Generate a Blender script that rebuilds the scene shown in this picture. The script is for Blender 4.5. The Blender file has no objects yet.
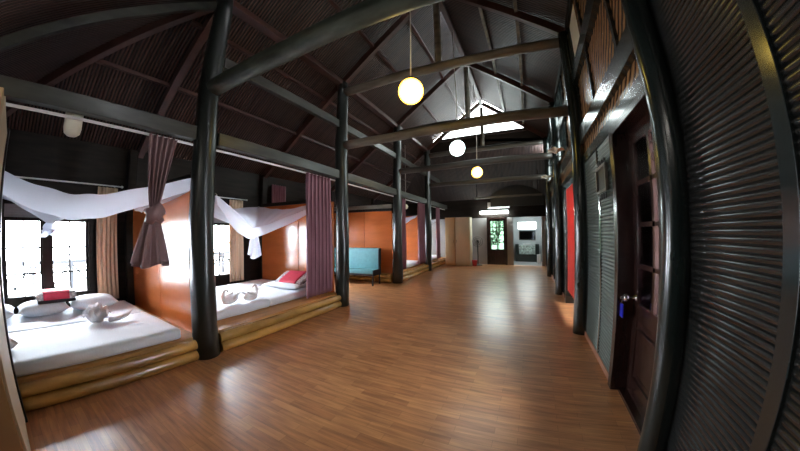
import bpy, bmesh, math, random
from mathutils import Vector, Matrix, noise
random.seed(7)
scn = bpy.context.scene
COL = scn.collection
PI = math.pi

# ------------------------------------------------------------------ materials
def newmat(name):
    m = bpy.data.materials.new(name); m.use_nodes = True
    nt = m.node_tree; b = nt.nodes['Principled BSDF']
    return m, nt, b
def N(nt, t, **kw):
    n = nt.nodes.new(t)
    for k, v in kw.items(): setattr(n, k, v)
    return n
def coords(nt, scale=(1, 1, 1), rot=(0, 0, 0)):
    # world position (texture space), so stripes run through neighbouring pieces
    g = N(nt, 'ShaderNodeNewGeometry'); mp = N(nt, 'ShaderNodeMapping')
    mp.inputs['Scale'].default_value = scale; mp.inputs['Rotation'].default_value = rot
    nt.links.new(g.outputs['Position'], mp.inputs['Vector'])
    return mp.outputs['Vector']
def ramp(nt, fac, stops):
    r = N(nt, 'ShaderNodeValToRGB')
    e = r.color_ramp.elements
    e[0].position, e[0].color = stops[0][0], (*stops[0][1], 1)
    e[1].position, e[1].color = stops[-1][0], (*stops[-1][1], 1)
    for p, c in stops[1:-1]:
        x = e.new(p); x.color = (*c, 1)
    nt.links.new(fac, r.inputs['Fac'])
    return r.outputs['Color']
def simple(name, col, rough=.5, var=0.0, scale=(6, 6, 6), bump=0.0, metal=0, spec=.5, coat=0, coat_rough=.1):
    m, nt, b = newmat(name)
    b.inputs['Roughness'].default_value = rough; b.inputs['Metallic'].default_value = metal
    b.inputs['Specular IOR Level'].default_value = spec
    b.inputs['Coat Weight'].default_value = coat; b.inputs['Coat Roughness'].default_value = coat_rough
    n = N(nt, 'ShaderNodeTexNoise'); n.inputs['Scale'].default_value = 1; n.inputs['Detail'].default_value = 5
    nt.links.new(coords(nt, scale), n.inputs['Vector'])
    lo = tuple(max(0, c * (1 - var)) for c in col); hi = tuple(min(1, c * (1 + var)) for c in col)
    nt.links.new(ramp(nt, n.outputs['Fac'], [(.3, lo), (.7, hi)]), b.inputs['Base Color'])
    if bump:
        bp = N(nt, 'ShaderNodeBump'); bp.inputs['Strength'].default_value = bump; bp.inputs['Distance'].default_value = .01
        nt.links.new(n.outputs['Fac'], bp.inputs['Height']); nt.links.new(bp.outputs['Normal'], b.inputs['Normal'])
    return m
def emis(name, col, s):
    m, nt, b = newmat(name)
    b.inputs['Base Color'].default_value = (.8, .8, .8, 1)
    b.inputs['Emission Color'].default_value = (*col, 1); b.inputs['Emission Strength'].default_value = s
    return m

M = {}
M['lacquer'] = simple('black_lacquered_log', (.010, .0135, .012), .34, .5, (5, 5, 1.2), .35, coat=.35, coat_rough=.22)
M['lacquer_gloss'] = simple('glossy_black_post', (.013, .020, .019), .24, .5, (6, 6, 2), .45, coat=.6, coat_rough=.14)
M['lacquer_flat'] = simple('black_lacquered_timber', (.014, .019, .019), .22, .3, (3, 3, 9), .12, coat=.4, coat_rough=.1)
M['beam'] = simple('worn_dark_beam', (.16, .14, .115), .48, .5, (1.5, 8, 8), .35, coat=.15, coat_rough=.3)
M['beam_edge'] = simple('dark_green_beam', (.024, .024, .018), .46, .75, (8, 1.5, 8), .3, coat=.25, coat_rough=.25)
M['beam_dark'] = simple('darker_tie_beam', (.060, .052, .044), .45, .5, (1.5, 8, 8), .3, coat=.15, coat_rough=.3)  # darker tone for the farther tie beams
M['beam_green'] = simple('greenish_grey_beam', (.062, .076, .060), .46, .6, (3, 9, 9), .3)  # greenish grey tone, randomly varied, for the nearest tie beam
M['rafter'] = simple('red_brown_rafter', (.055, .021, .016), .42, .3, (4, 4, 4), .1)
M['darkwood'] = simple('dark_stained_boards', (.014, .009, .007), .55, .4, (2, 2, 14), .15, spec=.2)
M['doorwood'] = simple('dark_mahogany_door', (.028, .012, .010), .24, .3, (10, 10, 2), .1)
M['orange'] = simple('orange_varnished_panel', (.52, .135, .034), .22, .16, (1.2, 1.2, 5), .03, coat=.5, coat_rough=.15)
M['log'] = simple('golden_varnished_log', (.50, .27, .07), .25, .4, (7, 2, 7), .3, coat=.4)
M['deck'] = simple('honey_deck_boards', (.50, .25, .07), .5, .25, (9, 1.2, 3), .05, spec=.35)
M['sheet'] = simple('white_bed_sheet', (.84, .89, .95), .8, .03, (3, 3, 3), .25)
M['pillow'] = simple('pale_pillow_cotton', (.80, .85, .90), .8, .03, (5, 5, 5), .3)
M['towel'] = simple('white_towelling', (.88, .87, .90), .95, .06, (60, 60, 60), .6)
M['red_cloth'] = simple('red_blanket', (.62, .035, .075), .7, .1, (20, 20, 20), .2)
M['black_cloth'] = simple('black_blanket', (.02, .02, .022), .8, .2, (20, 20, 20), .2)
M['grey_cloth'] = simple('grey_pattern_blanket', (.50, .48, .48), .8, .6, (30, 30, 30), .2)
M['purple'] = simple('purple_curtain_cloth', (.30, .14, .18), .6, .15, (10, 10, 3), .1)
M['mauve'] = simple('mauve_curtain_cloth', (.25, .15, .155), .7, .15, (10, 10, 3), .1)
def drape_mat(name, col, tl=.5):
    m, nt, b = newmat(name)
    b.inputs['Base Color'].default_value = (*col, 1); b.inputs['Roughness'].default_value = .8
    t = N(nt, 'ShaderNodeBsdfTranslucent'); t.inputs['Color'].default_value = (*col, 1)
    mx = N(nt, 'ShaderNodeMixShader'); mx.inputs[0].default_value = tl
    nt.links.new(b.outputs[0], mx.inputs[1]); nt.links.new(t.outputs[0], mx.inputs[2]); nt.links.new(mx.outputs[0], nt.nodes['Material Output'].inputs['Surface'])
    return m
M['redcurt'] = drape_mat('scarlet_curtain_cloth', (.85, .13, .10), .16)
M['lace'] = drape_mat('lace_cloth', (.85, .75, .80))
M['tan'] = simple('tan_striped_cloth', (.75, .55, .38), .7, .25, (10, 22, .5), .1)
M['teal'] = simple('teal_upholstery', (.085, .27, .31), .55, .1, (12, 12, 12), .1)
M['black'] = simple('black_vinyl', (.012, .012, .014), .4, .2)
M['cream'] = simple('cream_cabinet_board', (.75, .66, .50), .4, .06, (3, 3, 1), .03)
M['tanboard'] = simple('tan_cabinet_board', (.68, .46, .25), .35, .1, (3, 3, 1), .03)
M['greywall'] = simple('grey_painted_wall', (.36, .34, .34), .5, .06, (2, 2, 2), .05)
M['white'] = simple('white_paint', (.82, .82, .80), .4, .02)
M['metal'] = simple('brushed_steel', (.6, .6, .6), .25, .05, metal=1)
M['blue'] = simple('blue_plastic', (.02, .03, .55), .3, .05)
M['redplastic'] = simple('red_plastic', (.65, .05, .07), .3, .05)
M['string'] = simple('pale_cord', (.6, .55, .48), .7, .05)
M['skirt'] = simple('reddish_skirting', (.32, .13, .07), .35, .2, (4, 4, 4))
M['darkgreen'] = simple('dark_green_cabinet', (.02, .03, .028), .3, .2)
M['speckle'] = simple('speckled_marble', (.5, .6, .56), .3, .6, (14, 14, 14))
M['tile'] = simple('white_wall_tile', (.6, .63, .64), .25, .03)
M['rail_ext'] = simple('white_balcony_rail', (.10, .105, .12), .7, .05)
M['ext_floor'] = simple('pale_balcony_floor', (.10, .10, .10), .7, .1)
M['leaves'] = simple('garden_leaves', (.03, .06, .025), .6, .7, (8, 8, 8), .3)
def globe_mat(name, core, rim, s):
    m, nt, b = newmat(name)
    lw = N(nt, 'ShaderNodeLayerWeight'); lw.inputs['Blend'].default_value = .35
    nt.links.new(ramp(nt, lw.outputs['Facing'], [(.15, core), (.75, rim)]), b.inputs['Emission Color'])
    b.inputs['Emission Strength'].default_value = s; return m
M['globe_warm'] = globe_mat('warm_globe_glow', (1, .74, .12), (1, .48, .02), 4.2)
M['globe_white'] = emis('cool_globe_glow', (.80, 1, 1), 4.5)
M['tube'] = emis('fluorescent_glow', (.85, 1, .97), 40)
M['fill_tube'] = emis('added_fill_glow', (1, .95, .85), 10)
M['shade'] = simple('milky_glass_shade', (.88, .88, .74), .3, .05)
M['mirror'] = simple('mirror_glass', (.5, .6, .62), .05, .03, metal=1)

def glass_mat(name='clear_window_glass', tint=(.96, .98, 1)):
    m, nt, b = newmat(name)
    nt.nodes.remove(b)
    out = nt.nodes['Material Output']
    t = N(nt, 'ShaderNodeBsdfTransparent'); t.inputs['Color'].default_value = (*tint, 1)
    g = N(nt, 'ShaderNodeBsdfGlossy'); g.inputs['Roughness'].default_value = .03
    mx = N(nt, 'ShaderNodeMixShader'); fr = N(nt, 'ShaderNodeFresnel'); fr.inputs['IOR'].default_value = 1.35
    nt.links.new(fr.outputs[0], mx.inputs[0]); nt.links.new(t.outputs[0], mx.inputs[1]); nt.links.new(g.outputs[0], mx.inputs[2])
    nt.links.new(mx.outputs[0], out.inputs['Surface'])
    return m
M['glass'] = glass_mat()
M['glass_dimmed'] = glass_mat('daylight_dimming_glass', (.42, .44, .43))  # grey tint added to hold back daylight at gable, clerestory and washroom
M['glass_green'] = glass_mat('green_tinted_glass', (.15, .20, .16))
def net_mat():
    m, nt, b = newmat('mosquito_netting')
    nt.nodes.remove(b); out = nt.nodes['Material Output']
    d = N(nt, 'ShaderNodeBsdfDiffuse'); d.inputs['Color'].default_value = (.80, .82, .90, 1)
    tl = N(nt, 'ShaderNodeBsdfTranslucent'); tl.inputs['Color'].default_value = (.80, .84, .95, 1)
    tr = N(nt, 'ShaderNodeBsdfTransparent')
    a = N(nt, 'ShaderNodeMixShader'); a.inputs[0].default_value = .5
    c = N(nt, 'ShaderNodeMixShader'); c.inputs[0].default_value = .14
    nt.links.new(d.outputs[0], a.inputs[1]); nt.links.new(tl.outputs[0], a.inputs[2])
    nt.links.new(a.outputs[0], c.inputs[1]); nt.links.new(tr.outputs[0], c.inputs[2])
    nt.links.new(c.outputs[0], out.inputs['Surface'])
    return m
M['net'] = net_mat()

def reed_mat(name, axis, lo, hi, period=.05):
    """matting of reeds running along the slope, bands of slightly different tone"""
    m, nt, b = newmat(name)
    b.inputs['Roughness'].default_value = .55; b.inputs['Specular IOR Level'].default_value = .3
    sc = [0, 0, 0]; sc[axis] = 1 / period
    w = N(nt, 'ShaderNodeTexWave', wave_type='BANDS', bands_direction='XYZ'[axis], wave_profile='SIN')
    w.inputs['Scale'].default_value = 1; w.inputs['Distortion'].default_value = .6; w.inputs['Detail'].default_value = 2
    s2 = [3, 3, 3]; s2[axis] = 2 * PI / period / 20 * 1.0
    nt.links.new(coords(nt, tuple(s2)), w.inputs['Vector'])
    n = N(nt, 'ShaderNodeTexNoise'); n.inputs['Scale'].default_value = 1; n.inputs['Detail'].default_value = 3
    s3 = [1.2, 1.2, 1.2]; s3[axis] = 13
    nt.links.new(coords(nt, tuple(s3)), n.inputs['Vector'])
    mul = N(nt, 'ShaderNodeMath', operation='MULTIPLY'); nt.links.new(w.outputs['Fac'], mul.inputs[0]); nt.links.new(n.outputs['Fac'], mul.inputs[1])
    nt.links.new(ramp(nt, mul.outputs[0], [(.12, lo), (.5, hi)]), b.inputs['Base Color'])
    bp = N(nt, 'ShaderNodeBump'); bp.inputs['Strength'].default_value = .9; bp.inputs['Distance'].default_value = .02
    nt.links.new(w.outputs['Fac'], bp.inputs['Height']); nt.links.new(bp.outputs['Normal'], b.inputs['Normal'])
    return m
M['reedY'] = reed_mat('roof_reed_matting', 1, (.005, .0025, .0015), (.082, .040, .029))
M['reedX'] = reed_mat('hip_reed_matting', 0, (.006, .003, .003), (.075, .042, .034))

def woven_mat():
    m, nt, b = newmat('woven_bamboo')
    b.inputs['Roughness'].default_value = .24
    w = N(nt, 'ShaderNodeTexWave', wave_type='BANDS', bands_direction='DIAGONAL'); w.inputs['Scale'].default_value = 1; w.inputs['Distortion'].default_value = 2.5
    nt.links.new(coords(nt, (5, 5, 5)), w.inputs['Vector'])
    c = N(nt, 'ShaderNodeTexChecker'); c.inputs['Scale'].default_value = 1
    nt.links.new(coords(nt, (1, 28, 28), (.78, 0, 0)), c.inputs['Vector'])
    mx = N(nt, 'ShaderNodeMath', operation='MULTIPLY'); nt.links.new(w.outputs['Fac'], mx.inputs[0]); mx.inputs[1].default_value = .8
    nt.links.new(ramp(nt, mx.outputs[0], [(.1, (.07, .03, .012)), (.8, (.36, .19, .085))]), b.inputs['Base Color'])
    bp = N(nt, 'ShaderNodeBump'); bp.inputs['Strength'].default_value = .6; bp.inputs['Distance'].default_value = .01
    nt.links.new(c.outputs['Fac'], bp.inputs['Height']); nt.links.new(bp.outputs['Normal'], b.inputs['Normal'])
    return m
M['woven'] = woven_mat()

def floor_mat():
    m, nt, b = newmat('parquet_floor')
    b.inputs['Roughness'].default_value = .34
    b.inputs['Coat Weight'].default_value = .3; b.inputs['Coat Roughness'].default_value = .24
    br = N(nt, 'ShaderNodeTexBrick', offset=.37, offset_frequency=2)
    br.inputs['Scale'].default_value = 1; br.inputs['Brick Width'].default_value = .46; br.inputs['Row Height'].default_value = .075
    br.inputs['Mortar Size'].default_value = .0012; br.inputs['Bias'].default_value = 0
    br.inputs['Color1'].default_value = (.62, .29, .125, 1); br.inputs['Color2'].default_value = (.45, .19, .08, 1)
    br.inputs['Mortar'].default_value = (.30, .13, .055, 1)
    v = coords(nt, (1, 1, 1)); nt.links.new(v, br.inputs['Vector'])
    n = N(nt, 'ShaderNodeTexNoise'); n.inputs['Scale'].default_value = 1; n.inputs['Detail'].default_value = 6
    nt.links.new(coords(nt, (3, 30, 1)), n.inputs['Vector'])
    mx = N(nt, 'ShaderNodeMix', data_type='RGBA', blend_type='OVERLAY'); mx.inputs['Factor'].default_value = .7
    nt.links.new(br.outputs['Color'], mx.inputs['A']); nt.links.new(ramp(nt, n.outputs['Fac'], [(.3, (.3, .3, .3)), (.7, (.72, .7, .66))]), mx.inputs['B'])
    nt.links.new(mx.outputs['Result'], b.inputs['Base Color'])
    n2 = N(nt, 'ShaderNodeTexNoise'); n2.inputs['Scale'].default_value = 1; n2.inputs['Detail'].default_value = 2
    nt.links.new(coords(nt, (2, 9, 1)), n2.inputs['Vector'])
    bp = N(nt, 'ShaderNodeBump'); bp.inputs['Strength'].default_value = .12; bp.inputs['Distance'].default_value = .01
    nt.links.new(n2.outputs['Fac'], bp.inputs['Height']); nt.links.new(bp.outputs['Normal'], b.inputs['Normal'])
    return m
M['floor'] = floor_mat()

# ------------------------------------------------------------------ mesh building
class MB:
    def __init__(s): s.bm = bmesh.new()
    def box(s, a, b, bev=0):
        x0, y0, z0 = a; x1, y1, z1 = b
        t = bmesh.new()
        vs = [t.verts.new(p) for p in ((x0,y0,z0),(x1,y0,z0),(x1,y1,z0),(x0,y1,z0),(x0,y0,z1),(x1,y0,z1),(x1,y1,z1),(x0,y1,z1))]
        for f in ((0,3,2,1),(4,5,6,7),(0,1,5,4),(1,2,6,5),(2,3,7,6),(3,0,4,7)): t.faces.new([vs[i] for i in f])
        if bev: bmesh.ops.bevel(t, geom=list(t.edges), offset=bev, segments=2, affect='EDGES', profile=.5)
        s._merge(t); return s
    def _merge(s, t):
        me = bpy.data.meshes.new('tmp'); t.to_mesh(me); t.free(); s.bm.from_mesh(me); bpy.data.meshes.remove(me)
    def bar(s, p0, p1, w, h, up=(0, 0, 1), bev=0):
        """box section w (sideways) x h (upwards) from p0 to p1"""
        p0, p1 = Vector(p0), Vector(p1); d = (p1 - p0).normalized(); r = d.cross(Vector(up)).normalized(); u = r.cross(d)
        t = bmesh.new(); vs = []
        for p in (p0, p1):
            for a, b in ((-1,-1),(1,-1),(1,1),(-1,1)): vs.append(t.verts.new(p + r*a*w/2 + u*b*h/2))
        for f in ((0,1,2,3),(7,6,5,4),(0,4,5,1),(1,5,6,2),(2,6,7,3),(3,7,4,0)): t.faces.new([vs[i] for i in f])
        bmesh.ops.recalc_face_normals(t, faces=t.faces)
        if bev: bmesh.ops.bevel(t, geom=list(t.edges), offset=bev, segments=2, affect='EDGES')
        s._merge(t); return s
    def tube(s, pts, radii, seg=16, cap=True, wob=0, flat=1.0):
        pts = [Vector(p) for p in pts]; n = len(pts)
        if not hasattr(radii, '__len__'): radii = [radii] * n
        rings = []; ref = None
        for i, p in enumerate(pts):
            d = (pts[min(i+1, n-1)] - pts[max(i-1, 0)]).normalized()
            if ref is None:
                ref = Vector((0, 0, 1)) if abs(d.z) < .9 else Vector((1, 0, 0))
            r = d.cross(ref).normalized(); u = r.cross(d).normalized(); ref = u
            ring = []
            for k in range(seg):
                a = 2*PI*k/seg; q = radii[i]
                if wob: q *= 1 + wob * noise.noise(Vector((math.cos(a)*1.3 + p.x*2, math.sin(a)*1.3 + p.y*2, p.z*2.2)))
                ring.append(s.bm.verts.new(p + r*math.cos(a)*q + u*math.sin(a)*q*flat))
            rings.append(ring)
        for A, B in zip(rings, rings[1:]):
            for k in range(seg): f = s.bm.faces.new((A[k], A[(k+1) % seg], B[(k+1) % seg], B[k])); f.smooth = True
        if cap:
            s.bm.faces.new(list(reversed(rings[0]))); s.bm.faces.new(rings[-1])
        return s
    def log(s, p0, p1, r0, r1=None, n=16, wob=.12, seg=20, bow=0):
        p0, p1 = Vector(p0), Vector(p1); r1 = r0 if r1 is None else r1
        pts = []; rad = []
        for i in range(n + 1):
            t = i / n; p = p0.lerp(p1, t)
            if bow: p = p + Vector((noise.noise(p*.7 + Vector((3,0,0))), noise.noise(p*.7 + Vector((0,5,0))), noise.noise(p*.7))) * bow * math.sin(PI*t)
            pts.append(p); rad.append(r0 + (r1 - r0) * t)
        return s.tube(pts, rad, seg, True, wob)
    def sphere(s, c, r, u=24, v=14):
        rx, ry, rz = (r, r, r) if not hasattr(r, '__len__') else r
        t = bmesh.new(); bmesh.ops.create_uvsphere(t, u_segments=u, v_segments=v, radius=1)
        for w in t.verts: w.co = Vector((w.co.x*rx + c[0], w.co.y*ry + c[1], w.co.z*rz + c[2]))
        for f in t.faces: f.smooth = True
        s._merge(t); return s
    def lathe(s, c, prof, seg=24, axis='z'):
        rings = []
        for r, h in prof:
            ring = []
            for k in range(seg):
                a = 2*PI*k/seg; x, y = r*math.cos(a), r*math.sin(a)
                v = (x, y, h) if axis == 'z' else ((h, x, y) if axis == 'x' else (x, h, y))
                ring.append(s.bm.verts.new((c[0]+v[0], c[1]+v[1], c[2]+v[2])))
            rings.append(ring)
        for A, B in zip(rings, rings[1:]):
            for k in range(seg): f = s.bm.faces.new((A[k], A[(k+1) % seg], B[(k+1) % seg], B[k])); f.smooth = True
        return s
    def grid(s, fn, nu, nv, smooth=True):
        vs = [[s.bm.verts.new(fn(i/nu, j/nv)) for j in range(nv+1)] for i in range(nu+1)]
        for i in range(nu):
            for j in range(nv):
                f = s.bm.faces.new((vs[i][j], vs[i+1][j], vs[i+1][j+1], vs[i][j+1])); f.smooth = smooth
        return s
    def slab(s, quad, th):
        """thick flat panel: polygon pushed along its normal by th"""
        q = [Vector(p) for p in quad]; n = (q[1]-q[0]).cross(q[2]-q[0]).normalized() * th
        a = [s.bm.verts.new(p) for p in q]; b = [s.bm.verts.new(p + n) for p in q]; k = len(q)
        s.bm.faces.new(list(reversed(a))); s.bm.faces.new(b)
        for i in range(k): s.bm.faces.new((a[i], a[(i+1) % k], b[(i+1) % k], b[i]))
        return s
    def make(s, name, mat, parent=None, loc=None, solid=0):
        if parent is not None: off = Vector(origin[parent.name])
        elif loc is not None: off = Vector(loc)
        else:
            cs = [v.co for v in s.bm.verts]
            off = Vector(((min(c.x for c in cs)+max(c.x for c in cs))/2, (min(c.y for c in cs)+max(c.y for c in cs))/2, min(c.z for c in cs)))
        bmesh.ops.recalc_face_normals(s.bm, faces=s.bm.faces)
        for v in s.bm.verts: v.co -= off
        me = bpy.data.meshes.new(name); s.bm.to_mesh(me); s.bm.free()
        me.materials.append(M[mat] if isinstance(mat, str) else mat)
        o = bpy.data.objects.new(name, me); COL.objects.link(o)
        origin[o.name] = tuple(off)
        if parent is None: o.location = off
        else:
            o.parent = parent
        if solid:
            sm = o.modifiers.new('thickness', 'SOLIDIFY'); sm.thickness = solid; sm.offset = 0
        return o
origin = {}
def tag(o, label, cat, group=None, kind=None):
    o['label'] = label; o['category'] = cat
    if group: o['group'] = group
    if kind: o['kind'] = kind
    return o
def thing(name, label, cat, loc, group=None):
    o = bpy.data.objects.new(name, None); COL.objects.link(o); o.location = loc; o.empty_display_size = .1
    origin[o.name] = tuple(loc); tag(o, label, cat, group); return o
def struct(o):
    o['kind'] = 'structure'; return o
def sthing(name, loc):
    o = bpy.data.objects.new(name, None); COL.objects.link(o); o.location = loc; origin[o.name] = tuple(loc); o['kind'] = 'structure'; return o

# ------------------------------------------------------------------ layout (metres; camera at x=0, y=0, hall runs along +y)
FY = [1.71, 4.46, 7.12, 9.82]          # column frames
XL, XR, XW = -3.46, .83, -6.0          # left columns, right columns, window wall
XI = .87                               # face of the right wall
YN, YF = -.75, 12.6                    # near and far end walls
RX, RZ = -1.30, 6.34                   # ridge
SL = .72
EZ = 3.0
def zl(x): return EZ + SL*(x - XW)      # main left slope / main right slope
def zr(x): return RZ - .75*(x - RX)
def zn(y): return EZ + SL*(y - YN)      # near hip
def zf(y): return EZ + SL*(YF - y)      # far hip

# floor
struct(MB().box((XW-.1, YN-.1, -.12), (1.2, YF+.05, 0)).make('floor', 'floor'))
# roof: left slope, right slope, near hip, far hip
zR = zl(RX)
yn_r, yf_r = FY[0], FY[3]
xn = XW + (yn_r - YN)      # hip line x at the near frame
xf = XW + (YF - yf_r)
struct(MB().slab([(XW, YN, EZ), (XW, YF, EZ), (xf, yf_r, zl(xf)), (RX, yf_r, zR), (RX, yn_r, zR), (xn, yn_r, zl(xn))], -.06).make('ceiling', 'reedY'))
XE = 1.15
struct(MB().slab([(RX, yn_r, RZ), (RX, yf_r, RZ), (XE, yf_r, zr(XE)), (XE, yn_r, zr(XE))], -.06).make('ceiling', 'reedY'))
struct(MB().slab([(XW, YN, EZ), (xn, yn_r, zn(yn_r)), (XE, yn_r, zn(yn_r)), (XE, YN, EZ)], -.06).make('ceiling', 'reedX'))
struct(MB().slab([(XW, YF, EZ), (XE, YF, EZ), (XE, yf_r, zf(yf_r)), (xf, yf_r, zf(yf_r))], -.06).make('ceiling', 'reedX'))

# near gable above the hip (closed boards)
struct(MB().slab([(-3.6, yn_r-.02, 4.70), (1.2, yn_r-.02, 4.70), (1.2, yn_r-.02, zr(1.0)), (RX, yn_r-.02, RZ+.02), (-3.6, yn_r-.02, zl(-3.6))], .05).make('wall_back', 'darkwood'))
struct(MB().box((XW-.1, YN-.1, 0), (1.2, YN, EZ+.05)).make('wall_back', 'darkwood'))

# window wall with openings
WINS = [(-.34, 1.02), (2.36, 3.72), (5.1, 6.46), (7.75, 9.11), (10.45, 11.81)]
WZ0, WZ1 = .55, 1.98
mb = MB()
mb.box((XW-.1, YN, 0), (XW, YF, WZ0)); mb.box((XW-.1, YN, WZ1), (XW, YF, EZ+.02))
edges = [YN] + [e for w in WINS for e in w] + [YF]
for a, b in zip(edges[0::2], edges[1::2]): mb.box((XW-.1, a, WZ0), (XW, b, WZ1))
struct(mb.make('wall_left', 'darkwood'))
tagn = [0]
for i, (a, b) in enumerate(WINS):
    w = sthing('window_%d' % (i+1), (XW, (a+b)/2, WZ0))
    mid = (a+b)/2
    fr = MB()
    fr.box((XW-.09, a, WZ0), (XW+.02, a+.07, WZ1)); fr.box((XW-.09, b-.07, WZ0), (XW+.02, b, WZ1))
    fr.box((XW-.09, a, WZ0), (XW+.03, b, WZ0+.05)); fr.box((XW-.09, a, WZ1-.05), (XW+.02, b, WZ1))
    fr.box((XW-.09, mid-.06, WZ0), (XW+.02, mid+.06, WZ1)); fr.box((XW-.09, a, 1.69), (XW+.01, b, 1.74))
    fr.make('window_frame', 'darkwood', w)
    for s0, s1 in ((a+.07, mid-.06), (mid+.06, b-.07)):
        c = MB(); m2 = (s0+s1)/2
        c.box((XW-.07, s0, WZ0+.05), (XW-.03, s0+.035, 1.69)); c.box((XW-.07, s1-.035, WZ0+.05), (XW-.03, s1, 1.69))
        c.box((XW-.065, m2-.012, WZ0+.05), (XW-.035, m2+.012, 1.69))
        for z in (.92, 1.30): c.box((XW-.065, s0, z-.014), (XW-.035, s1, z+.014))
        cs = c.make('casement', 'darkwood', w)
        MB().box((XW-.052, s0, WZ0+.05), (XW-.047, s1, 1.69)).make('glass_pane', 'glass', cs)
        v = MB()
        v.box((XW-.09, s0, 1.74), (XW-.07, s1, 1.93))
        for k in range(5): v.box((XW-.07, s0, 1.755+k*.036), (XW-.03, s1, 1.775+k*.036))
        v.make('vent_slats', 'greywall', w)

# far end wall: openings for a door and the washroom passage
DX0, DX1 = -1.57, -.70
OX0, OX1 = -.44, .72
mb = MB()
mb.box((XW-.1, YF, 0), (DX0, YF+.1, 2.12)); mb.box((DX1, YF, 0), (OX0, YF+.1, 2.12)); mb.box((OX1, YF, 0), (1.2, YF+.1, 2.12))
struct(mb.make('wall_front', 'greywall'))
struct(MB().box((XW-.1, YF, 2.12), (1.2, YF+.1, EZ+.05)).make('wall_front', 'darkwood'))
d = sthing('door_2', ((DX0+DX1)/2, YF, 0))
f = MB(); f.box((DX0, YF-.03, 0), (DX0+.07, YF+.1, 2.12)); f.box((DX1-.07, YF-.03, 0), (DX1, YF+.1, 2.12)); f.box((DX0, YF-.03, 2.05), (DX1, YF+.1, 2.12))
f.make('door_frame', 'doorwood', d)
lf = MB(); a, b = DX0+.07, DX1-.07; mx_ = (a+b)/2
lf.box((a, YF+.03, 0), (b, YF+.07, .66))
lf.box((a, YF+.03, .66), (a+.09, YF+.07, 2.05)); lf.box((b-.09, YF+.03, .66), (b, YF+.07, 2.05)); lf.box((mx_-.025, YF+.03, .66), (mx_+.025, YF+.07, 2.05))
lf.box((a, YF+.03, 1.97), (b, YF+.07, 2.05))
for z in (.66, .99, 1.32, 1.65): lf.box((a+.09, YF+.03, z-.0), (b-.09, YF+.07, z+.035))
lf.box((a+.08, YF+.02, .1), (mx_-.03, YF+.035, .56), .008); lf.box((mx_+.03, YF+.02, .1), (b-.08, YF+.035, .56), .008)
leaf = lf.make('door_leaf', 'doorwood', d)
MB().box((a+.09, YF+.048, .66), (b-.09, YF+.052, 1.97)).make('glass_pane', 'glass_green', leaf)
# washroom behind
WY = 14.7
mb = MB(); mb.box((-.6, YF+.1, -.12), (.95, WY+.1, -.001)); struct(mb.make('floor', 'tile'))
mb = MB(); mb.box((-.62, YF+.1, 0), (-.52, WY, 2.4)); mb.box((.84, YF+.1, 0), (.94, WY, 2.4))
mb.box((-.62, WY, 0), (-.32, WY+.1, 2.4)); mb.box((.62, WY, 0), (.94, WY+.1, 2.4)); mb.box((-.32, WY, 0), (.62, WY+.1, 1.58)); mb.box((-.32, WY, 1.98), (.62, WY+.1, 2.4))
struct(mb.make('wall_washroom', 'tile'))
struct(MB().box((-.62, YF+.1, 2.4), (.94, WY+.1, 2.45)).make('ceiling', 'tile'))
w = sthing('window_6', (.15, WY, 1.58))
MB().box((-.32, WY+.02, 1.58), (-.28, WY+.06, 1.98)).box((.58, WY+.02, 1.58), (.62, WY+.06, 1.98)).box((-.32, WY+.02, 1.58), (.62, WY+.06, 1.61)).box((-.32, WY+.02, 1.95), (.62, WY+.06, 1.98)).make('window_frame', 'white', w)
MB().box((-.28, WY+.038, 1.61), (.58, WY+.042, 1.95)).make('glass_pane', 'glass_dimmed', w)
t = thing('washstand', 'dark green washstand with speckled front and dark end towers in the washroom', 'washstand', (.12, WY-.3, 0))
MB().box((-.42, WY-.52, 0), (.68, WY-.02, .36), .01).make('base_cabinet', 'darkgreen', t)
MB().box((-.24, WY-.50, .362), (.50, WY-.05, .80), .01).make('basin_front', 'speckle', t)
MB().box((-.42, WY-.5, .362), (-.26, WY-.05, .86), .01).make('side_tower', 'darkgreen', t)
MB().box((.52, WY-.5, .362), (.68, WY-.05, .86), .01).make('side_tower', 'darkgreen', t)
MB().lathe((.12, WY-.28, .803), [(.02, .0), (.16, .01), (.2, .06), (.19, .062), (.13, .015), (.0, .012)]).make('basin', 'white', t)
t = thing('wall_mirror', 'small framed mirror on the washroom wall under the bright window', 'mirror', (.15, WY-.02, 1.05))
MB().box((-.24, WY-.035, 1.05), (.54, WY-.005, 1.52), .006).make('frame', 'darkgreen', t)
MB().box((-.20, WY-.042, 1.09), (.50, WY-.036, 1.48)).make('glass', 'mirror', t)
MB().box((.60, WY-1.9, 0), (.68, WY-1.75, .45), .02).box((.61, WY-1.88, .45), (.67, WY-1.77, .52), .01)
t = MB().box((.55, 13.4, 0), (.72, 13.6, .42), .03).make('waste_bin', 'white'); tag(t, 'small white bin on the floor beside the dark washstand', 'bin')

# far gable above the hip with triangular daylight window
gy = FY[3] + .05
gz = zf(yf_r)
struct(MB().slab([(xf-.1, gy, 4.62), (1.2, gy, 4.62), (1.2, gy, zr(1.2)), (.52, gy, 5.02), (-3.15, gy, 5.02), (xf-.1, gy, zl(xf-.1))], .05).make('wall_front', 'darkwood'))
w = sthing('window_7', (RX, gy, 5.02))
f = MB()
zt = RZ - .1
f.bar((-3.1, gy, 5.05), (.5, gy, 5.05), .07, .06); f.bar((-3.1, gy, 5.03), (RX, gy, zt), .07, .07); f.bar((.48, gy, 5.03), (RX, gy, zt), .07, .07)
f.make('window_frame', 'darkwood', w)
MB().slab([(-3.1, gy, 5.03), (.48, gy, 5.03), (RX, gy, zt)], .006).make('glass_pane', 'glass_dimmed', w)

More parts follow.
